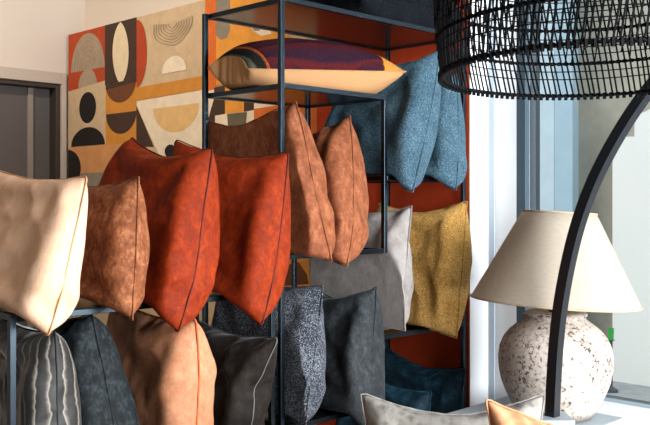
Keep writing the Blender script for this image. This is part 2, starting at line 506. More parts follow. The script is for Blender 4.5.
# ground colours
mp([(60, 30), (480, -80), (480, 700), (60, 460)], 'beige')
mp(cpx([(10, 60), (107, 30), (107, 190), (10, 218)]), 'rust')
arc((66, 170), 40, 92, 0, 180, 'grey')
for q in (36, 31, 26, 21, 16, 11, 6): ring((66, 166), q, q * 2.2, 0, 180)
mp(cpx([(10, 175), (107, 158), (107, 190), (10, 218)]), 'rust')
arc((66, 204), 22, 42, 0, 180, 'grey')
mp(cpx([(10, 218), (107, 190), (110, 192), (110, 340), (10, 350)]), 'beige')
arc((66, 254), 20, 37, 0, 360, 'black', 40)
arc((67, 344), 40, 44, 0, 180, 'black')
mp(cpx([(10, 349), (182, 334), (182, 402), (10, 411)]), 'tan')
arc((20, 398), 30, 44, -90, 90, 'black')
mp(cpx([(50, 409), (200, 402), (200, 470), (50, 470)]), 'greyd')
mp(cpx([(107, 30), (182, 10), (182, 182), (107, 202)]), 'brown')
mp(cpx([(109, 202), (182, 182), (182, 335), (109, 343)]), 'ochre')
lens = [(144 + sg * 19 * math.cos(math.radians(a)) ** 1.3, 125 - 72 * math.sin(math.radians(a))) for sg, rng_ in ((1, range(-90, 90, 9)), (-1, range(90, -90, -9))) for a in rng_]
mp(cpx(lens), 'cream')
arc((145, 194), 36, 48, 180, 360, 'mid')
mp(cpx([(109, 202), (182, 182), (182, 193), (109, 213)]), 'brown')
arc((146, 266), 36, 50, 180, 360, 'brown')
arc((182, 127), 24, 80, -90, 90, 'rust')
mp(cpx([(182, 207), (182, 238), (345, 210), (345, 178)]), 'ochre')
mp(cpx([(182, 239), (345, 211), (345, 420), (260, 420), (182, 250)]), 'pale')
for q in (46, 40, 34, 28, 22, 16, 10): ring((267, 56), q, q * 1.1, 170, 370)
arc((271, 170), 29, 38, 0, 180, 'pale')
arc((276, 250), 54, 62, 180, 360, 'sand')
mp(cpx([(182, 250), (222, 346), (182, 346)]), 'brown')
arc((262, 357), 13, 16, 0, 360, 'black')
# to the right, behind the shelving
mp([(206, -60), (217, -70), (217, 90), (206, 92)], 'orange')
mp([(217, -70), (290, -90), (290, 62), (217, 86)], 'gold')
mp([(217, -70), (231, -70), (231, 30), (228, 38), (222, 40), (217, 36)], 'greyd')
mp([(251, 25), (272, 20), (272, 34), (262, 36), (254, 31)], 'pale'); mp([(252, 26), (260, 24), (261, 31), (255, 31)], 'greyd')
mp([(206, 92), (290, 70), (290, 300), (206, 300)], 'pale')
mp([(206, 130), (216, 95), (216, 175), (206, 200)], 'brown')
mp([(215, 88), (226, 85), (226, 114), (215, 116)], 'brown'); mp([(226, 85), (245, 80), (245, 112), (226, 114)], 'gold')
mp([(245, 80), (255, 78), (255, 110), (245, 112)], 'brown')
mp([(228, 114), (248, 112), (247, 126), (229, 127)], 'olive')
mp([(255, 109), (274, 106), (340, 98), (340, 330), (255, 250)], 'orange')
mp([(283, 170), (318, 160), (318, 320), (283, 320)], 'gold')
mp([(284, 286), (284, 272), (291, 264), (300, 262), (307, 268), (310, 284)], 'mid')
mp([(300, 262), (318, 255), (318, 300), (312, 292), (309, 276)], 'ochre')
mp([(318, -90), (480, -120), (480, 620), (318, 520)], 'red')
mo = mur.build('geometric_mural', mmats)
tag(mo, 'large abstract mural of rust, ochre, cream and black geometric shapes covering the partition wall', 'mural')

# ------------------------------------------------------------------ window and its ledge
al_m = plain('blue grey aluminium window frame', (58, 74, 84), .4)
al2_m = plain('pale aluminium bead', (150, 166, 176), .35)
win = thing('window_1', R(S_WALL + .05, -1.5, Z_SILL), None, None); tag(win, kind='structure')
tf1 = (px(525, 200, s=S_WALL - .004) - P0) @ uL; tf2 = (px(527.5, 200, s=S_WALL + .02) - P0) @ uL
mb = MB()
mb.rbox(S_WALL - .004, S_WALL + .10, tf1, tw0 - .0005, Z_SILL, Z_HEAD); mb.rbox(S_WALL + .02, S_WALL + .10, -2.899, -2.84, Z_SILL, Z_HEAD)
mb.rbox(S_WALL + .02, S_WALL + .10, -2.84, tf1, Z_HEAD - .06, Z_HEAD - .0005)
mb.build('frame', al_m, win)
mb = MB(); mb.rbox(S_WALL + .025, S_WALL + .07, tf2, tf1, Z_SILL, Z_HEAD - .06)
mb.rbox(S_WALL + .02, S_WALL + .045, -2.84, tf2, Z_SILL - .03, Z_SILL + .008)
mb.build('glazing_bead', al2_m, win)
mb = MB(); mb.rbox(S_WALL + .022, S_WALL + .043, -2.84, tf2, Z_SILL + .008, Z_SILL + .013)
mb.build('gasket', plain('grey rubber gasket', (90, 100, 106), .6), win)
gm, nt, b = new_mat('clear window glass')
tr = nt.nodes.new('ShaderNodeBsdfTransparent'); gl = nt.nodes.new('ShaderNodeBsdfGlossy'); gl.inputs['Roughness'].default_value = .02
tr.inputs['Color'].default_value = (.93, .96, .97, 1)
fr = nt.nodes.new('ShaderNodeFresnel'); fr.inputs['IOR'].default_value = 1.3
mx = nt.nodes.new('ShaderNodeMixShader')
nt.links.new(fr.outputs[0], mx.inputs[0]); nt.links.new(tr.outputs[0], mx.inputs[1]); nt.links.new(gl.outputs[0], mx.inputs[2])
nt.links.new(mx.outputs[0], nt.nodes['Material Output'].inputs['Surface'])
mb = MB(); mb.rbox(S_WALL + .030, S_WALL + .036, -2.84, tf2, Z_SILL + .013, Z_HEAD - .06); mb.build('pane', gm, win)
# deep white ledge under the window
LS0 = .38
ledge_m = plain('white ledge lacquer', (236, 236, 234), .45)
mb = MB(); mb.rbox(LS0, S_WALL + .015, -2.6, -.2, 0, Z_SILL - .002)
lg = mb.build('window_ledge', ledge_m, bevel=.004)
tag(lg, 'deep white window ledge with a table lamp standing on it', 'ledge')

# ------------------------------------------------------------------ outside
pav_m = plain('grey pavement', (150, 152, 152), .9, bump=.3, bscale=12., var=.15)
plane_box('trim_9', 'structure', pav_m, S_WALL + .14, 9., -9., 6., -.2, -.02).name = 'ground_outside'
S_ST = 4.67
def st_px(x, y, s): p = px(x, y, s=s); return (p - P0) @ uL, p[2]
stair_m = plain('white render', (226, 224, 218), .9, bump=.08, bscale=20.)
prof = [(612.5, 378), (612.5, 137), (634.5, 136.5), (634.5, 120.5), (640, 114), (660, 104), (690, 92), (760, 60), (760, 430)]
pts = [st_px(x, y, S_ST) for x, y in prof]
pts[0] = (pts[0][0], -.02); pts[-1] = (pts[-1][0], -.02)
mb = MB(); mb.prism([R(S_ST, t, z) for t, z in pts], [R(S_ST + .35, t, z) for t, z in pts])
sw = mb.build('stair_wall', stair_m); tag(sw, 'white rendered outdoor wall with a stepped top seen through the window', 'wall')
conc_m = plain('weathered grey concrete', (172, 165, 150), .9, bump=.3, bscale=5., var=.14)
a = st_px(572, 200, 5.4)[0]; bb_ = st_px(800, 200, 5.4)[0]
mb = MB(); mb.rbox(5.4, 5.7, bb_, a, -.02, 4.6)
tag(mb.build('concrete_facade', conc_m), 'bare grey concrete building wall outside beyond the white stepped wall', 'building')
blue_m = plain('pale blue cladding', (186, 202, 210), .35, bump=.05, bscale=8., var=.05)
blue2_m = plain('blue cladding', (160, 184, 196), .35, bump=.05, bscale=8., var=.05)
a = st_px(480, 200, 5.0)[0]; b1 = st_px(554, 200, 5.0)[0]; b2 = st_px(572.5, 200, 5.0)[0]
cl = thing('clad_facade', R(5.05, (a + b2) / 2, 0), 'pale blue clad building front outside, left of the concrete wall', 'building')
mb = MB(); mb.rbox(5.0, 5.1, b1, a, -.02, 4.6); mb.build('pale_panel', blue_m, cl)
mb = MB(); mb.rbox(5.0, 5.1, b2, b1 - .004, -.02, 4.6); mb.build('blue_panel', blue2_m, cl)
gp = px(611, 333, s=4.3); 
post = thing('garden_pot', R((gp - P0) @ uR, (gp - P0) @ uL, -.02), 'small bright green pot on a dark stand outside by the white wall', 'pot')
mb = MB(); zc = gp[2]
mb.lathe(gp, [(.001, zc - .05), (.018, zc - .05), (.022, zc + .035), (.019, zc + .035), (.015, zc - .03), (.001, zc - .03)], 20)
mb.build('pot', plain('bright green plastic', (40, 160, 56), .4), post)
mb = MB(); mb.lathe(gp, [(.001, -.02), (.05, -.02), (.05, 0), (.012, .02), (.012, zc - .06), (.03, zc - .05), (.001, zc - .05)], 20)
mb.build('stand', plain('dark grey stand', (60, 70, 80), .5), post)

# ------------------------------------------------------------------ shelving
steel_m = plain('black powder coated steel', (54, 63, 70), .3, metal=1., spec=.5)
board_m = plain('dark brown steel shelf', (24, 19, 17), .2, spec=1.)
TH = .0155
def bar(nm, root, s0, s1, t0, t1, z0, z1, m=None):
    mb = MB(); mb.rbox(s0, s1, t0, t1, z0, z1); return mb.build(nm, m or steel_m, root, bevel=.0012)
def shelf(root, s0, s1, z, D, inner=True):
    """shelf whose top is at z: four rails and a sheet between them"""
    bar('rail', root, s0, s1, .0002, TH, z - TH, z); bar('rail', root, s0, s1, D - TH, D - .0002, z - TH, z)
    bar('rail', root, s0 + .0002, s0 + TH - .002, TH, D - TH, z - TH, z); bar('rail', root, s1 - TH + .002, s1 - .0002, TH, D - TH, z - TH, z)
    bar('shelf_board', root, s0 + TH - .002, s1 - TH + .002, TH, D - TH, z - .010, z - .004, board_m)
D1 = .383; L1 = .925; SM = .473
zt, z2, zb, zr1, zr2, zl, zrb = Z(.60), Z(.342), Z(-.168), Z(.074), Z(-.457), Z(-.68), Z(-1.06)
rk = thing('shelving_unit', R(L1 / 2, D1 / 2, 0), 'tall open black steel shelving unit with staggered shelves standing against the mural', 'shelf')
for s in (0, L1 - TH):
    for t in (0, D1 - TH): bar('post', rk, s, s + TH, t, t + TH, 0, zt)
for t in (0, D1 - TH): bar('post', rk, SM - TH / 2, SM + TH / 2, t, t + TH, zb - TH, z2 - TH)
bar('post', rk, .405 - TH / 2, .405 + TH / 2, D1 - TH, D1, 0, zb - TH)
e = TH
shelf(rk, e, L1 - e, zt, D1); shelf(rk, e, SM + TH / 2, z2, D1); shelf(rk, e, SM - TH / 2, zb, D1)
shelf(rk, SM + TH / 2, L1 - e, zr1, D1); shelf(rk, .44, L1 - e, zr2, D1)
shelf(rk, e, .395, zl, D1); shelf(rk, .415, L1 - e, zrb, D1)
# low unit in front, to the left
zq, zq2 = Z(-.27), Z(-.80)
s0, s1 = -.835, -.022
rk2 = thing('shelving_unit', R((s0 + s1) / 2, D1 / 2, 0), 'low open black steel shelf holding cream, brown and rust velvet pillows', 'shelf')
for s in (s0, s1 - TH):
    for t in (0, D1 - TH): bar('post', rk2, s, s + TH, t, t + TH, 0, zq)
shelf(rk2, s0 + e, s1 - e, zq, D1); shelf(rk2, s0 + e, s1 - e, zq2, D1); shelf(rk2, s0 + e, s1 - e, .12, D1)

# ------------------------------------------------------------------ pillow materials
cream_m = velvet('peach cream velvet', (222, 176, 142), (230, 188, 156), (238, 200, 170), .2, scale=35., fine=.3)
fg_m = velvet('warm peach velvet', (182, 122, 82), (194, 138, 100), (204, 154, 118), .2, scale=35., fine=.3)
peach_m = velvet('dusty peach velvet', (168, 108, 76), (184, 126, 92), (198, 144, 110), .25, scale=32., fine=.3)
brown_m = velvet('cinnamon velvet', (98, 52, 28), (128, 74, 44), (168, 110, 74), .35, scale=38., fine=.5)
rust_m = velvet('rust velvet', (104, 28, 2), (128, 38, 3), (154, 54, 7), .35, sheen_tint=(226, 110, 40), scale=41., fine=.35)
tanv_m = velvet('copper brown velvet', (104, 56, 32), (130, 73, 45), (160, 100, 67), .5, sheen_tint=(220, 170, 130), scale=38., fine=.35)
slate_m = velvet('slate velvet', (16, 19, 20), (26, 31, 33), (52, 60, 64), .5, sheen_tint=(170, 195, 210), scale=48., fine=.45)
char_m = velvet('charcoal brown velvet', (20, 16, 14), (32, 26, 22), (50, 42, 36), .5, sheen_tint=(190, 190, 190), scale=35., fine=.3)
dgrey_m = velvet('dark grey velvet', (32, 35, 37), (44, 48, 50), (64, 69, 73), .4, sheen_tint=(170, 190, 205), scale=41., fine=.45)
teal_m = velvet('petrol velvet', (7, 24, 33), (13, 40, 53), (28, 68, 85), .9, sheen_tint=(80, 150, 180), scale=38., fine=.3)
grey_m = velvet('dove grey velvet', (138, 131, 127), (156, 149, 145), (174, 168, 165), .3, scale=25., fine=.25)
blue_p = fleece('blue teddy fleece', (44, 66, 79), (72, 99, 114), (122, 150, 163), 210., .7, .005)
yel_p = fleece('mustard teddy fleece', (158, 114, 50), (204, 158, 88), (230, 194, 132), 200., .8, .006)
fur_p = fleece('speckled grey fur', (40, 43, 49), (80, 85, 93), (142, 148, 157), 300., 1., .006, speckle=1)
dark_p = fleece('ink fleece', (8, 11, 15), (15, 19, 24), (30, 35, 41), 150., .8, .006)
orange_seam = plain('orange piping', (196, 96, 44), .8)
rust_seam = plain('dark rust piping', (92, 22, 8), .8)
pale_seam = plain('pale grey piping', (120, 120, 120), .8)
dark_seam = plain('dark piping', (40, 40, 42), .8)
brown_seam = plain('brown piping', (120, 70, 44), .8)
tan_seam = plain('tan piping', (206, 154, 108), .8)

def stripe_mat():
    m, nt, b = new_mat('black velvet with silver stripes')
    tc = nt.nodes.new('ShaderNodeTexCoord')
    n = node(nt, 'ShaderNodeTexNoise', Scale=9., Detail=3.); nt.links.new(tc.outputs['UV'], n.inputs['Vector'])
    sep = nt.nodes.new('ShaderNodeSeparateXYZ'); nt.links.new(tc.outputs['UV'], sep.inputs[0])
    ma = node(nt, 'ShaderNodeMath', operation='MULTIPLY_ADD'); ma.inputs[1].default_value = .05
    nt.links.new(n.outputs['Fac'], ma.inputs[0]); nt.links.new(sep.outputs['X'], ma.inputs[2])
    mu = node(nt, 'ShaderNodeMath', operation='MULTIPLY'); mu.inputs[1].default_value = 19.
    nt.links.new(ma.outputs[0], mu.inputs[0])
    fr = node(nt, 'ShaderNodeMath', operation='FRACT'); nt.links.new(mu.outputs[0], fr.inputs[0])
    r = ramp(nt, [(.0, lin((30, 28, 27))), (.66, lin((40, 37, 35))), (.84, lin((104, 97, 88))), (.89, lin((150, 142, 130))), (1., lin((28, 26, 25)))], fr.outputs[0])
    nt.links.new(r.outputs['Color'], b.inputs['Base Color'])
    b.inputs['Roughness'].default_value = .6; b.inputs['Sheen Weight'].default_value = .4; b.inputs['Sheen Roughness'].default_value = .35
    bp = node(nt, 'ShaderNodeBump', Strength=.6, Distance=.006); nt.links.new(fr.outputs[0], bp.inputs['Height']); nt.links.new(bp.outputs['Normal'], b.inputs['Normal'])
    return m
def kilim_mat():
    m, nt, b = new_mat('woven kilim in aubergine and wine stripes')
    tc = nt.nodes.new('ShaderNodeTexCoord')
    sep = nt.nodes.new('ShaderNodeSeparateXYZ'); nt.links.new(tc.outputs['UV'], sep.inputs[0])
    n = node(nt, 'ShaderNodeTexNoise', Scale=60., Detail=4.); nt.links.new(tc.outputs['UV'], n.inputs['Vector'])
    # stripes across, running lengthwise
    mu = node(nt, 'ShaderNodeMath', operation='MULTIPLY'); mu.inputs[1].default_value = 7.; nt.links.new(sep.outputs['Y'], mu.inputs[0])
    fr = node(nt, 'ShaderNodeMath', operation='FRACT'); nt.links.new(mu.outputs[0], fr.inputs[0])
    st = ramp(nt, [(0., lin((48, 28, 44))), (.4, lin((84, 26, 32))), (.6, lin((92, 30, 32))), (.75, lin((42, 26, 44))), (1., lin((58, 26, 38)))], fr.outputs[0])
    # end bands
    wob = node(nt, 'ShaderNodeMath', operation='MULTIPLY_ADD'); wob.inputs[1].default_value = .02
    nt.links.new(n.outputs['Fac'], wob.inputs[0]); nt.links.new(sep.outputs['X'], wob.inputs[2])
    en = ramp(nt, [(0., lin((34, 36, 32))), (.05, lin((104, 104, 88))), (.07, lin((30, 32, 30))), (.12, lin((34, 34, 32))), (.132, lin((190, 92, 50))), (.145, (0, 0, 0)), (.842, (0, 0, 0)), (.855, lin((214, 140, 60))), (.93, lin((206, 140, 66))), (1., lin((176, 116, 56)))], wob.outputs[0])
    mk = ramp(nt, [(0., (1, 1, 1)), (.142, (1, 1, 1)), (.15, (0, 0, 0)), (.842, (0, 0, 0)), (.85, (1, 1, 1))], wob.outputs[0])
    mx = node(nt, 'ShaderNodeMix', data_type='RGBA'); nt.links.new(mk.outputs['Color'], mx.inputs[0])
    nt.links.new(st.outputs['Color'], mx.inputs[6]); nt.links.new(en.outputs['Color'], mx.inputs[7])
    nt.links.new(mx.outputs[2], b.inputs['Base Color'])
    b.inputs['Roughness'].default_value = .9; b.inputs['Specular IOR Level'].default_value = .1
    wv = node(nt, 'ShaderNodeTexWave', Scale=24., Distortion=3.); wv.inputs['Detail Scale'].default_value = 4.
    wv.bands_direction = 'X'; nt.links.new(tc.outputs['UV'], wv.inputs['Vector'])
    bp = node(nt, 'ShaderNodeBump', Strength=.7, Distance=.006); nt.links.new(wv.outputs['Fac'], bp.inputs['Height']); nt.links.new(bp.outputs['Normal'], b.inputs['Normal'])
    return m
linen_tan = plain('tan cotton', (180, 134, 88), .85, bump=.2, bscale=260.)
def jacquard_mat():
    m, nt, b = new_mat('grey beige woven jacquard')
    v = coords(nt)
    w = node(nt, 'ShaderNodeTexVoronoi', Scale=34.); w.distance = 'MANHATTAN'; nt.links.new(v, w.inputs['Vector'])
    n = node(nt, 'ShaderNodeTexNoise', Scale=160., Detail=4.); nt.links.new(v, n.inputs['Vector'])
    a = node(nt, 'ShaderNodeMath', operation='MULTIPLY_ADD'); a.inputs[1].default_value = .5
    nt.links.new(n.outputs['Fac'], a.inputs[0]); nt.links.new(w.outputs['Distance'], a.inputs[2])
    r = ramp(nt, [(.3, lin((96, 90, 82))), (.6, lin((116, 110, 103))), (.9, lin((136, 131, 124)))], a.outputs[0])
    nt.links.new(r.outputs['Color'], b.inputs['Base Color']); b.inputs['Roughness'].default_value = .85
    bp = node(nt, 'ShaderNodeBump', Strength=.5, Distance=.004); nt.links.new(a.outputs[0], bp.inputs['Height']); nt.links.new(bp.outputs['Normal'], b.inputs['Normal'])
    return m

# ------------------------------------------------------------------ pillows on the low shelf
G1 = 'velvet pillows on the low shelf'; G2 = 'pillows on the lower shelf'
rt = (zq, 0.)
pillow('cream velvet pillow at the near end of the low shelf top', cream_m, (88, 177, -.10), (49, 337, -.10), ('R', -.70, .36, Z(.075)), ('R', -.80, .36, Z(-.25)),
       .115, 11, rt, seam=tan_seam, group=G1, folds=0.007, fill=(1.1, -.2, .3), row='a')
pillow('cinnamon brown velvet pillow between cream and rust pillows', brown_m, (140, 177, -.09), (132, 319, -.10), ('R', -.53, .33, Z(.04)), ('R', -.56, .33, Z(-.255)),
       .11, 12, rt, group=G1, fill=(1.2, -.3, .3), row='a')
pillow('rust velvet pillow in front of another, just behind the cinnamon one', rust_m, (212, 148, -.10), (181, 333, -.11), (129, 137, .31), ('R', -.42, .33, Z(-.255)),
       .17, 13, rt, seam=rust_seam, group=G1, folds=0.01, fill=(1.5, -.9, .2), row='a')
pillow('rust velvet pillow at the far end of the low shelf, against the tall post', rust_m, (290, 152, -.10), (262, 327, -.11), (175, 140, .31), ('R', -.165, .33, Z(-.255)),
       .15, 14, rt, seam=rust_seam, group=G1, folds=0.01, fill=(1.4, -.8, .2), s_max=-.003, row='a')
r2 = (zq2, 0.)
pillow('black velvet pillow with wavy silver stripes under the cream pillow', stripe_mat(), (56, 331, -.04), (60, 500, -.06), ('R', -.71, .36, Z(-.31)), ('R', -.70, .36, Z(-.79)),
       .15, 15, r2, seam=dark_seam, s_min=-.814, group=G2, fill=(1., .2, .5), row='b')
pillow('slate grey velvet pillow beside the striped pillow on the lower shelf', slate_m, (93, 313, .06), (124, 480, -.06), ('R', -.575, .35, Z(-.33)), ('R', -.545, .36, Z(-.79)),
       .17, 16, r2, group=G2, folds=0.012, fill=(.9, .2), row='b')
pillow('dusty peach velvet pillow under the rust pillows', peach_m, (197, 318, -.07), (192, 480, -.09), ('R', -.36, .34, Z(-.30)), ('R', -.36, .36, Z(-.79)),
       .15, 17, r2, seam=orange_seam, group=G2, folds=0.013, fill=(1.3, -.2, .6), lump=.5, slack=.02, seam_r=.003, row='b')
pillow('charcoal velvet pillow with a drooping corner on the lower shelf', char_m, (277, 337, -.10), (262, 480, -.10), (200, 319, .33), ('R', -.12, .34, Z(-.79)),
       .17, 18, r2, seam=pale_seam, group=G2, folds=0.022, fill=(-1.3, -.6, .5), lump=.7, slack=.035, seam_r=.0016, s_max=-.046, row='b')

# ------------------------------------------------------------------ pillows in the tall shelving
G3 = 'pillows in the tall shelving'
rb = (zb, 0.)
pillow('copper brown velvet pillow behind the near post in the middle bay', tanv_m, (294, 103, -.01), (332, 262, -.13), (199, 119, .40), ('R', .10, .38, Z(-.15)),
       .19, 21, rb, group=G3, folds=0.016, fill=(.9, -.9, .4), lump=.6, slack=.03, s_min=.0235, row='c')
pillow('copper brown velvet pillow standing clear in the middle bay', tanv_m, (352, 116, -.01), (346, 266, -.10), ('R', .30, .34, Z(.20)), ('R', .20, .36, Z(-.15)),
       .19, 22, rb, group=G3, folds=0.016, fill=(1.7, -.7, .7), lump=.55, slack=.025, row='c')
pillow('brown velvet pillow mostly hidden behind the other two copper pillows', brown_m, ('R', .42, .12, Z(.0)), ('R', .39, .05, Z(-.16)), ('R', .42, .34, Z(.02)), ('R', .39, .34, Z(-.16)),
       .06, 23, rb, group=G3, s_max=.452)
pillow('kilim pillow with wine striped top and tan underside lying flat', None, ('R', .575, .33, z2 + .075), (408, 72, -.02), (206, 69, .335), (248, 69, .13),
       .22, 24, (z2, 0.), mats=(kilim_mat(), linen_tan), seam=linen_tan, group=G3, fill=(.4, 1.05), s_max=None, name='kilim_pillow', lens=.5, sag=0., lump=.3, slack=.02, folds=.012)
rr1 = (zr1, 0.)
pillow('blue teddy pillow in the upper bay, the one in front', blue_p, (441, 49, -.05), (413, 192, -.08), ('R', .66, .34, Z(.47)), ('R', .56, .36, Z(.09)),
       .17, 25, rr1, group=G3, folds=0.012, fill=(1.3, -.6, .6), row='d', s_min=.487)
pillow('blue teddy pillow leaning on the far post behind the other blue one', blue_p, (459, 73, -.03), (456, 190, -.08), ('R', .82, .33, Z(.46)), ('R', .765, .36, Z(.09)),
       .16, 26, rr1, group=G3, folds=0.014, fill=(1.2, -.6, .6), s_max=.90, row='d')
rr2 = (zr2, 0.)
pillow('dove grey velvet pillow beside the mustard one', grey_m, (412, 207, -.01), (397, 331, -.07), (322, 214, .40), ('R', .50, .36, Z(-.445)),
       .15, 27, rr2, group=G3, folds=0.018, fill=(1.3, -.3, .9), lump=.5, slack=.03, row='e', s_min=.487)
pillow('mustard yellow teddy pillow beside the far post', yel_p, (467, 201, -.06), (456, 338, -.10), ('R', .80, .32, Z(-.02)), ('R', .75, .34, Z(-.445)),
       .17, 28, rr2, group=G3, folds=0.014, fill=(1.0, -.7, .9), lump=.5, s_max=.885, row='e')
rl = (zl, 0.)
pillow('speckled grey fur pillow behind the near post in the low bay', fur_p, (325, 286, -.05), (303, 428, -.08), ('R', .095, .41, Z(-.29)), ('R', .05, .38, Z(-.67)),
       .16, 29, rl, group=G3, fill=(1.2, .3, .6), lump=.5, s_min=.0235, row='f')
pillow('dark grey velvet pillow in the low bay beside the fur pillow', dgrey_m, (377, 287, -.05), (368, 432, -.10), (316, 292, .30), ('R', .27, .34, Z(-.67)),
       .16, 30, rl, group=G3, folds=0.012, fill=(1.1, -.4, .6), lump=.5, slack=.025, seam_r=.0016, row='f', s_max=.432)
rq = (zrb, 0.)
pillow('petrol blue velvet pillow in front, only its top corner showing', teal_m, (431, 392, -.10), (420, 520, -.10), ('R', .60, .28, Z(-.60)), ('R', .53, .3, Z(-1.05)),
       .14, 32, rq, group=G3, fill=(.6, -1., .5), row='g')
pillow('petrol blue velvet pillow in the lowest bay against the far post', teal_m, (467, 368, -.06), (452, 500, -.08), (384, 345, .30), ('R', .73, .34, Z(-1.05)),
       .18, 31, rq, group=G3, fill=(.6, -1., .5), lump=.5, s_max=.90, row='g')
pillow('ink dark pillow lying on top of the tall shelving', dark_p, ('R', .90, .36, zt + .08), ('R', .90, -.01, zt + .075), ('R', .36, .36, zt + .085), ('R', .36, .01, zt + .085),
       .16, 33, (zt, 0.), group=G3, fill=(.3, .3), s_max=None)

# ------------------------------------------------------------------ two pillows on a bench in front
zbench = Z(-.80)
mb = MB(); 
bq = lambda x0, x1, y0, y1, z0, z1: mb.prism([(x0, y0, z0), (x1, y0, z0), (x1, y1, z0), (x0, y1, z0)], [(x0, y0, z1), (x1, y0, z1), (x1, y1, z1), (x0, y1, z1)])
bench = thing('bench', (.4, 1.85, 0), 'low wooden bench under the two pillows at the bottom edge', 'bench')
bq(.0, .80, 1.52, 2.12, zbench - .04, zbench); mb.build('seat', plain('oak bench', (150, 112, 76), .5), bench, bevel=.005)
for x in (.04, .72):
    for y in (1.56, 2.04):
        mb = MB(); bq(x, x + .04, y, y + .04, 0, zbench - .04); mb.build('leg', plain('oak bench leg', (150, 112, 76), .5), bench)
pillow('grey woven pillow with a pale corner lying in front of the shelving', jacquard_mat(), ('D', 543, 397, 2.02), ('D', 545, 545, 1.90), ('D', 362, 394, 2.02), ('D', 368, 545, 1.90),
       .13, 41, (zbench, 9.), group='pillows on the bench', fill=(.2, -2.4), s_max=None)
pillow('peach velvet pillow tilted in front of the grey woven pillow', fg_m, ('D', 640, 447, 1.80), ('D', 655, 590, 1.70), ('D', 487, 399, 1.80), ('D', 500, 590, 1.68),
       .12, 42, (zbench, 9.), group='pillows on the bench', fill=(.4, -.2), s_max=None)

build_pillows()

# ------------------------------------------------------------------ table lamp
LD = 2.80
lx = (555 - CX) / F * LD
lc = (lx, LD, 0)
k = LD / F
z_of = lambda y: CAM_Z + (HY - y) * k
lamp = thing('table_lamp', (lx, LD, Z_SILL), 'table lamp with a pitted pale stone jar base and a wide linen cone shade', 'lamp')
def jar_mat():
    m, nt, b = new_mat('pitted pale terracotta')
    v = coords(nt)
    vo = node(nt, 'ShaderNodeTexNoise', Scale=88., Detail=5., Roughness=.6, Distortion=.5); nt.links.new(v, vo.inputs['Vector'])
    n = node(nt, 'ShaderNodeTexNoise', Scale=9., Detail=5.); nt.links.new(v, n.inputs['Vector'])
    a = node(nt, 'ShaderNodeMath', operation='MULTIPLY_ADD'); a.inputs[1].default_value = .42
    nt.links.new(n.outputs['Fac'], a.inputs[0]); nt.links.new(vo.outputs['Fac'], a.inputs[2])
    r = ramp(nt, [(.56, lin((70, 56, 43))), (.605, lin((112, 97, 82))), (.615, lin((150, 138, 127))), (.72, lin((176, 165, 155))), (.95, lin((190, 181, 172)))], a.outputs[0])
    nt.links.new(r.outputs['Color'], b.inputs['Base Color']); b.inputs['Roughness'].default_value = .85
    r2 = ramp(nt, [(.56, (0, 0, 0)), (.62, (1, 1, 1))], a.outputs[0])
    ad = node(nt, 'ShaderNodeTexNoise', Scale=120., Detail=4.); nt.links.new(v, ad.inputs['Vector'])
    c = node(nt, 'ShaderNodeMath', operation='MULTIPLY_ADD'); c.inputs[1].default_value = .25
    nt.links.new(ad.outputs['Fac'], c.inputs[0]); nt.links.new(r2.outputs['Color'], c.inputs[2])
    bp = node(nt, 'ShaderNodeBump', Strength=.6, Distance=.006); nt.links.new(c.outputs[0], bp.inputs['Height']); nt.links.new(bp.outputs['Normal'], b.inputs['Normal'])
    return m
zb0 = Z_SILL + .012
prof = [(.001, zb0), (.27 * .35, zb0), (.104, zb0 + .006)]
for y, hw in [(414, 36), (404, 42.5), (392, 48.5), (380, 53), (368, 55.5), (356, 56), (346, 54.5), (337, 50.5), (330, 45), (325, 39), (321, 33.5), (318.5, 30.5), (316.5, 29.5), (315, 31), (313.5, 31.5), (312, 30), (311, 26)]:
    prof.append((hw * k * 1.0, z_of(y)))
prof += [(18 * k, z_of(311)), (.001, z_of(312))]
mb = MB(); mb.lathe(lc, prof, 80)
o = mb.build('jar_base', jar_mat(), lamp, smooth=True)
mb = MB(); mb.lathe(lc, [(.001, z_of(312)), (.02, z_of(312)), (.02, z_of(300)), (.012, z_of(298)), (.012, z_of(282)), (.001, z_of(282))], 20)
mb.build('lamp_stem', plain('brass stem', (150, 120, 80), .35, metal=.8), lamp, smooth=True)
def linen_mat():
    m, nt, b = new_mat('natural linen shade')
    v = coords(nt)
    n1 = node(nt, 'ShaderNodeTexNoise', Scale=50., Detail=5.); 
    v2 = coords(nt, (1, 1, 12)); nt.links.new(v2, n1.inputs['Vector'])
    n2 = node(nt, 'ShaderNodeTexNoise', Scale=300., Detail=2.); nt.links.new(v, n2.inputs['Vector'])
    a = node(nt, 'ShaderNodeMath', operation='ADD'); nt.links.new(n1.outputs['Fac'], a.inputs[0]); nt.links.new(n2.outputs['Fac'], a.inputs[1])
    r = ramp(nt, [(.3, lin((200, 188, 170))), (.7, lin((214, 204, 189)))], n1.outputs['Fac'])
    nt.links.new(r.outputs['Color'], b.inputs['Base Color']); b.inputs['Roughness'].default_value = .9
    b.inputs['Specular IOR Level'].default_value = .1
    bp = node(nt, 'ShaderNodeBump', Strength=.2, Distance=.002); nt.links.new(a.outputs[0], bp.inputs['Height']); nt.links.new(bp.outputs['Normal'], b.inputs['Normal'])
    tl = nt.nodes.new('ShaderNodeBsdfTranslucent'); nt.links.new(r.outputs['Color'], tl.inputs['Color'])
    mxs = nt.nodes.new('ShaderNodeMixShader'); mxs.inputs[0].default_value = .5
    nt.links.new(b.outputs[0], mxs.inputs[1]); nt.links.new(tl.outputs[0], mxs.inputs[2]); nt.links.new(mxs.outputs[0], nt.nodes['Material Output'].inputs['Surface'])
    return m
lin_m = linen_mat()
zt_, zb_ = z_of(212.5), z_of(301)
r_t, r_b = 36 * k, 82.6 * k
mb = MB()
sh = []
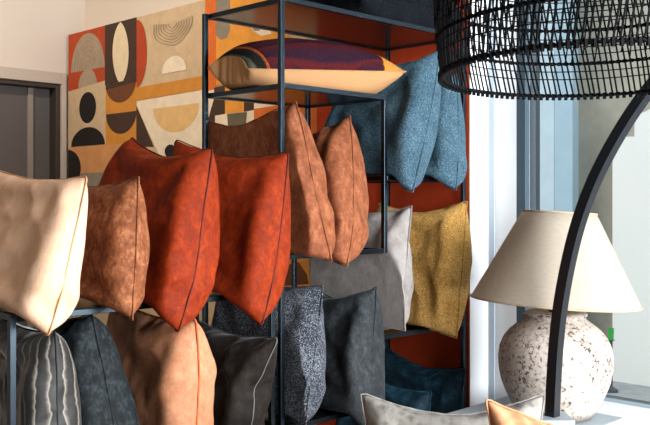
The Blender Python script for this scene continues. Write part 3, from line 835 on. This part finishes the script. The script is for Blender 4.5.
for i in range(9): f = i / 8; sh.append((r_b + (r_t - r_b) * f, zb_ + (zt_ - zb_) * f))
mb.lathe((0, 0, 0), [(r, z - zb_) for r, z in sh] + [(r - .003, z - zb_) for r, z in sh[::-1]] + [(sh[0][0], 0)], 96)
so = mb.build('lamp_shade', lin_m, None, smooth=True)
so.data.transform(Matrix.Translation(so.location)); so.location = (-.001, 0, zb_ - Z_SILL); so.parent = lamp
so.rotation_euler = (math.radians(-.8), math.radians(3.2), 0)
mb = MB()
for rr_, zz in ((r_b, 0), (r_t, zt_ - zb_)):
    mb.tube([(rr_ * math.cos(a), rr_ * math.sin(a), zz) for a in np.linspace(0, 2 * math.pi, 72, endpoint=False)], .0035, 6, closed=True)
ro = mb.build('hem', plain('linen hem tape', (170, 150, 126), .9), None, smooth=True)
ro.data.transform(Matrix.Translation(ro.location)); ro.location = (0, 0, 0); ro.parent = so
# grey slate board under the lamp
sb, tb = ((px(624, 418, z=Z_SILL + .01) - P0) @ uR, (px(624, 418, z=Z_SILL + .01) - P0) @ uL)
mb = MB(); mb.rbox(.50, sb, tb, -.215, Z_SILL - .0015, Z_SILL + .011)
tag(mb.build('slate_board', plain('blue grey slate', (150, 160, 166), .5, var=.06, bscale=8.), bevel=.002), 'flat blue grey slate board on the white ledge under the table lamp', 'board')

# ------------------------------------------------------------------ arc floor lamp: only its pole shows
PD = 2.44
path = [(552.3, 416), (553.6, 380), (556, 340), (560, 306), (565, 278), (571.5, 247), (579, 220), (588, 194), (600, 167), (614, 141.5), (630, 115), (649, 88), (672, 62), (702, 34), (740, 6), (790, -22), (850, -40), (910, -44), (970, -30), (1010, -5), (1020, 10)]
P = [px(x, y, d=PD) for x, y in path]
# smooth and refine
P = np.array(P)
tpar = np.linspace(0, len(P) - 1, 90)
Pi = np.stack([np.interp(tpar, range(len(P)), P[:, i]) for i in range(3)], 1)
for _ in range(14): Pi[1:-1] = (Pi[:-2] + 2 * Pi[1:-1] + Pi[2:]) / 4
arcl = thing('arc_floor_lamp', (Pi[0][0], PD, Z_SILL), 'dark steel arc lamp with a curved square pole in front of the table lamp', 'lamp')
pole_m = plain('dark blue steel', (14, 17, 21), .4, spec=.45)
mb = MB(); sq = .0275 / 2 ** .5
ca, sa = math.cos(math.radians(40)), math.sin(math.radians(40))
V = []; Fc = []
for i, p in enumerate(Pi):
    a = Pi[min(i + 1, len(Pi) - 1)] - Pi[max(i - 1, 0)]; a /= np.linalg.norm(a)
    y_ = np.array([0, 1., 0]); x_ = np.cross(y_, a)
    for q in range(4):
        an = math.radians(-2 + 90 * q)
        V.append(p + (.0275 / 2 ** .5) * 1.08 * (math.cos(an) * x_ + math.sin(an) * y_))
for i in range(len(Pi) - 1):
    for q in range(4): Fc.append((i * 4 + q, i * 4 + (q + 1) % 4, i * 4 + 4 + (q + 1) % 4, i * 4 + 4 + q))
Fc += [(3, 2, 1, 0), tuple(4 * (len(Pi) - 1) + q for q in range(4))]
mb.add(V, Fc); mb.build('pole', pole_m, arcl)
b0 = Pi[0]
mb = MB(); mb.prism([(b0[0] - .05, PD - .05, Z_SILL - .002), (b0[0] + .05, PD - .05, Z_SILL - .002), (b0[0] + .05, PD + .05, Z_SILL - .002), (b0[0] - .05, PD + .05, Z_SILL - .002)],
                    [(b0[0] - .05, PD - .05, b0[2]), (b0[0] + .05, PD - .05, b0[2]), (b0[0] + .05, PD + .05, b0[2]), (b0[0] - .05, PD + .05, b0[2])])
mb.build('foot', plain('grey steel foot', (150, 160, 166), .5), arcl, bevel=.003)
e_ = Pi[-1]
mb = MB(); mb.lathe(e_, [(.01, e_[2]), (.05, e_[2] - .01), (.16, e_[2] - .16), (.157, e_[2] - .16), (.047, e_[2] - .014), (.01, e_[2] - .006)], 40)
mb.build('lamp_shade', pole_m, arcl, smooth=True)

# ------------------------------------------------------------------ woven pendant shade
SD = 1.72; scx = 593; cx_ = (scx - CX) / F * SD; SR = .294
zs0 = CAM_Z + (HY - 97.5) / F * (SD + SR) + .0113
pend = thing('pendant_lamp', (cx_, SD, zs0), 'wide black woven rattan pendant shade hanging at the top right corner', 'lamp')
rat_m = plain('black rattan', (3, 4, 6), .7, spec=.12)
HS = .36
def srad(f):   # radius over height 0..1
    return SR * (1 + .035 * math.sin(math.pi * min(1, f * 1.3)) - .25 * max(0, f - .75) ** 2 * 4)
rng = random.Random(5)
mb = MB()
NS = 150; twist = .125
for i in range(NS):
    a0 = 2 * math.pi * (i + rng.uniform(-.18, .18)) / NS; tw = twist * rng.uniform(.9, 1.1) * HS / .08 * .35
    pts = []
    for q in range(11):
        f = q / 10; a = a0 + tw * f; r = srad(f)
        pts.append((cx_ + r * math.cos(a), SD + r * math.sin(a), zs0 + HS * f))
    mb.tube(pts, .0021, 5, caps=False)
for i in range(74):
    a0 = 2 * math.pi * (i + rng.uniform(-.3, .3)) / 74; tw = -twist * rng.uniform(.8, 1.6); f0 = .2 + rng.uniform(0, .12)
    pts = []
    for q in range(10):
        f = f0 + (1 - f0) * q / 9; a = a0 + tw * f; rr_ = srad(f) + .003
        pts.append((cx_ + rr_ * math.cos(a), SD + rr_ * math.sin(a), zs0 + HS * f))
    mb.tube(pts, .0017, 5, caps=False)
mb.build('woven_shade', rat_m, pend)
def hoop(z, r, wob, th, n=180, ph=0.):
    pts = []
    for i in range(n):
        a = 2 * math.pi * i / n
        pts.append((cx_ + (r + wob * math.sin(a * 66 + ph)) * math.cos(a), SD + (r + wob * math.sin(a * 66 + ph)) * math.sin(a), zs0 + z + wob * .9 * math.cos(a * 66 + ph)))
    return pts
mb = MB(); 
for ph in (0, math.pi): mb.tube(hoop(.003, SR + .001, .003, 0, 396, ph), .0028, 5, closed=True)
for i in range(132):
    a = 2 * math.pi * i / 132; r = SR + .003
    mb.tube([(cx_ + r * math.cos(a), SD + r * math.sin(a), zs0 - .006), (cx_ + r * math.cos(a), SD + r * math.sin(a), zs0 + .008)], .0042, 5)
mb.build('braided_rim', rat_m, pend)
for z, ph2 in ((.078, 1), (.155, 1), (.245, 1), (.33, 1)):
    mb = MB()
    for ph in (0, math.pi): mb.tube(hoop(z, srad(z / HS) + .001, .0028, 0, 396, ph), .0024, 5, closed=True)
    mb.build('band', rat_m, pend)
mb = MB()
for z in (.042, .06, .1, .118, .135, .175, .198, .22, .265, .285, .305, .355): mb.tube(hoop(z, srad(z / HS) + .002, 0, 0, 120), .0013, 5, closed=True)
mb.build('hoop', rat_m, pend)
mb = MB()
for q in range(3):
    a = 2 * math.pi * q / 3 + .4; r = srad(1)
    mb.tube([(cx_ + r * math.cos(a), SD + r * math.sin(a), zs0 + HS), (cx_, SD, zs0 + HS)], .003, 6)
mb.build('spider', rat_m, pend)
mb = MB(); mb.lathe((cx_, SD, 0), [(.001, zs0 + HS - .07), (.02, zs0 + HS - .07), (.02, zs0 + HS + .02), (.004, zs0 + HS + .03), (.001, zs0 + HS + .03)], 16); mb.build('socket', rat_m, pend, smooth=True)
mb = MB(); mb.tube([(cx_, SD, zs0 + HS + .02), (cx_, SD, ZC - .001)], .0035, 8); mb.build('cord', rat_m, pend)

for ch in pend.children:                       # the shade hangs a little askew
    if not ch.name.startswith('cord'): ch.rotation_euler = (math.radians(-2.2), 0, 0)

# ------------------------------------------------------------------ light
def light(name, kind, loc, target, energy, color, **kw):
    l = bpy.data.lights.new(name, kind); l.energy = energy; l.color = color
    for k_, v_ in kw.items(): setattr(l, k_, v_)
    o = bpy.data.objects.new(name, l); COL.objects.link(o); o.location = tuple(loc)
    d = Vector(target) - Vector(loc); o.rotation_euler = d.to_track_quat('-Z', 'Y').to_euler()
    return o
wd = bpy.data.worlds.new('sky'); scene.world = wd; wd.use_nodes = True
bg = wd.node_tree.nodes['Background']; bg.inputs['Color'].default_value = (.9, .95, 1., 1); bg.inputs['Strength'].default_value = 1.15
# unseen windows right of the camera: a key light, then an added side light
wc = R(-.68, -3.12, 1.7)
light('unseen_side_light', 'AREA', wc, wc + uL, 125., (.94, .97, 1.), shape='RECTANGLE', size=1.2, size_y=1.85)
wc = R(.545, -3.12, 1.7)
light('unseen_side_light', 'AREA', wc, wc + uL, 140., (.92, .96, 1.), shape='RECTANGLE', size=.9, size_y=1.85)  # added to brighten the faces that look right: partition end, rails, seams
added_sun = light('added_sun', 'SUN', R(-6, 1, 12), R(4, -1, 0), 1.2, (1., .97, .93), angle=math.radians(25))  # soft sun added to whiten the walls outside
# warm ceiling spots
WARM = (1., .80, .61)
light('ceiling_spot', 'SPOT', R(-1.6, .9, 2.95), R(-.85, .2, 1.35), 36., WARM, spot_size=math.radians(28), spot_blend=.7, shadow_soft_size=.06)
light('ceiling_spot', 'SPOT', R(-1.1, 1.7, 2.95), R(1., 2.3, 1.9), 150., WARM, spot_size=math.radians(90), spot_blend=.8, shadow_soft_size=.06)
light('ceiling_spot', 'SPOT', R(-1.7, .1, 2.95), R(.1, .2, 1.6), 26., WARM, spot_size=math.radians(30), spot_blend=.7, shadow_soft_size=.06)

vs = scene.view_settings
vs.view_transform = 'Standard'; vs.look = 'None'; vs.gamma = 1.; vs.use_curve_mapping = False
scene.display_settings.display_device = 'sRGB'
vs.exposure = .2
scene.cycles.max_bounces = 8; scene.cycles.transparent_max_bounces = 16
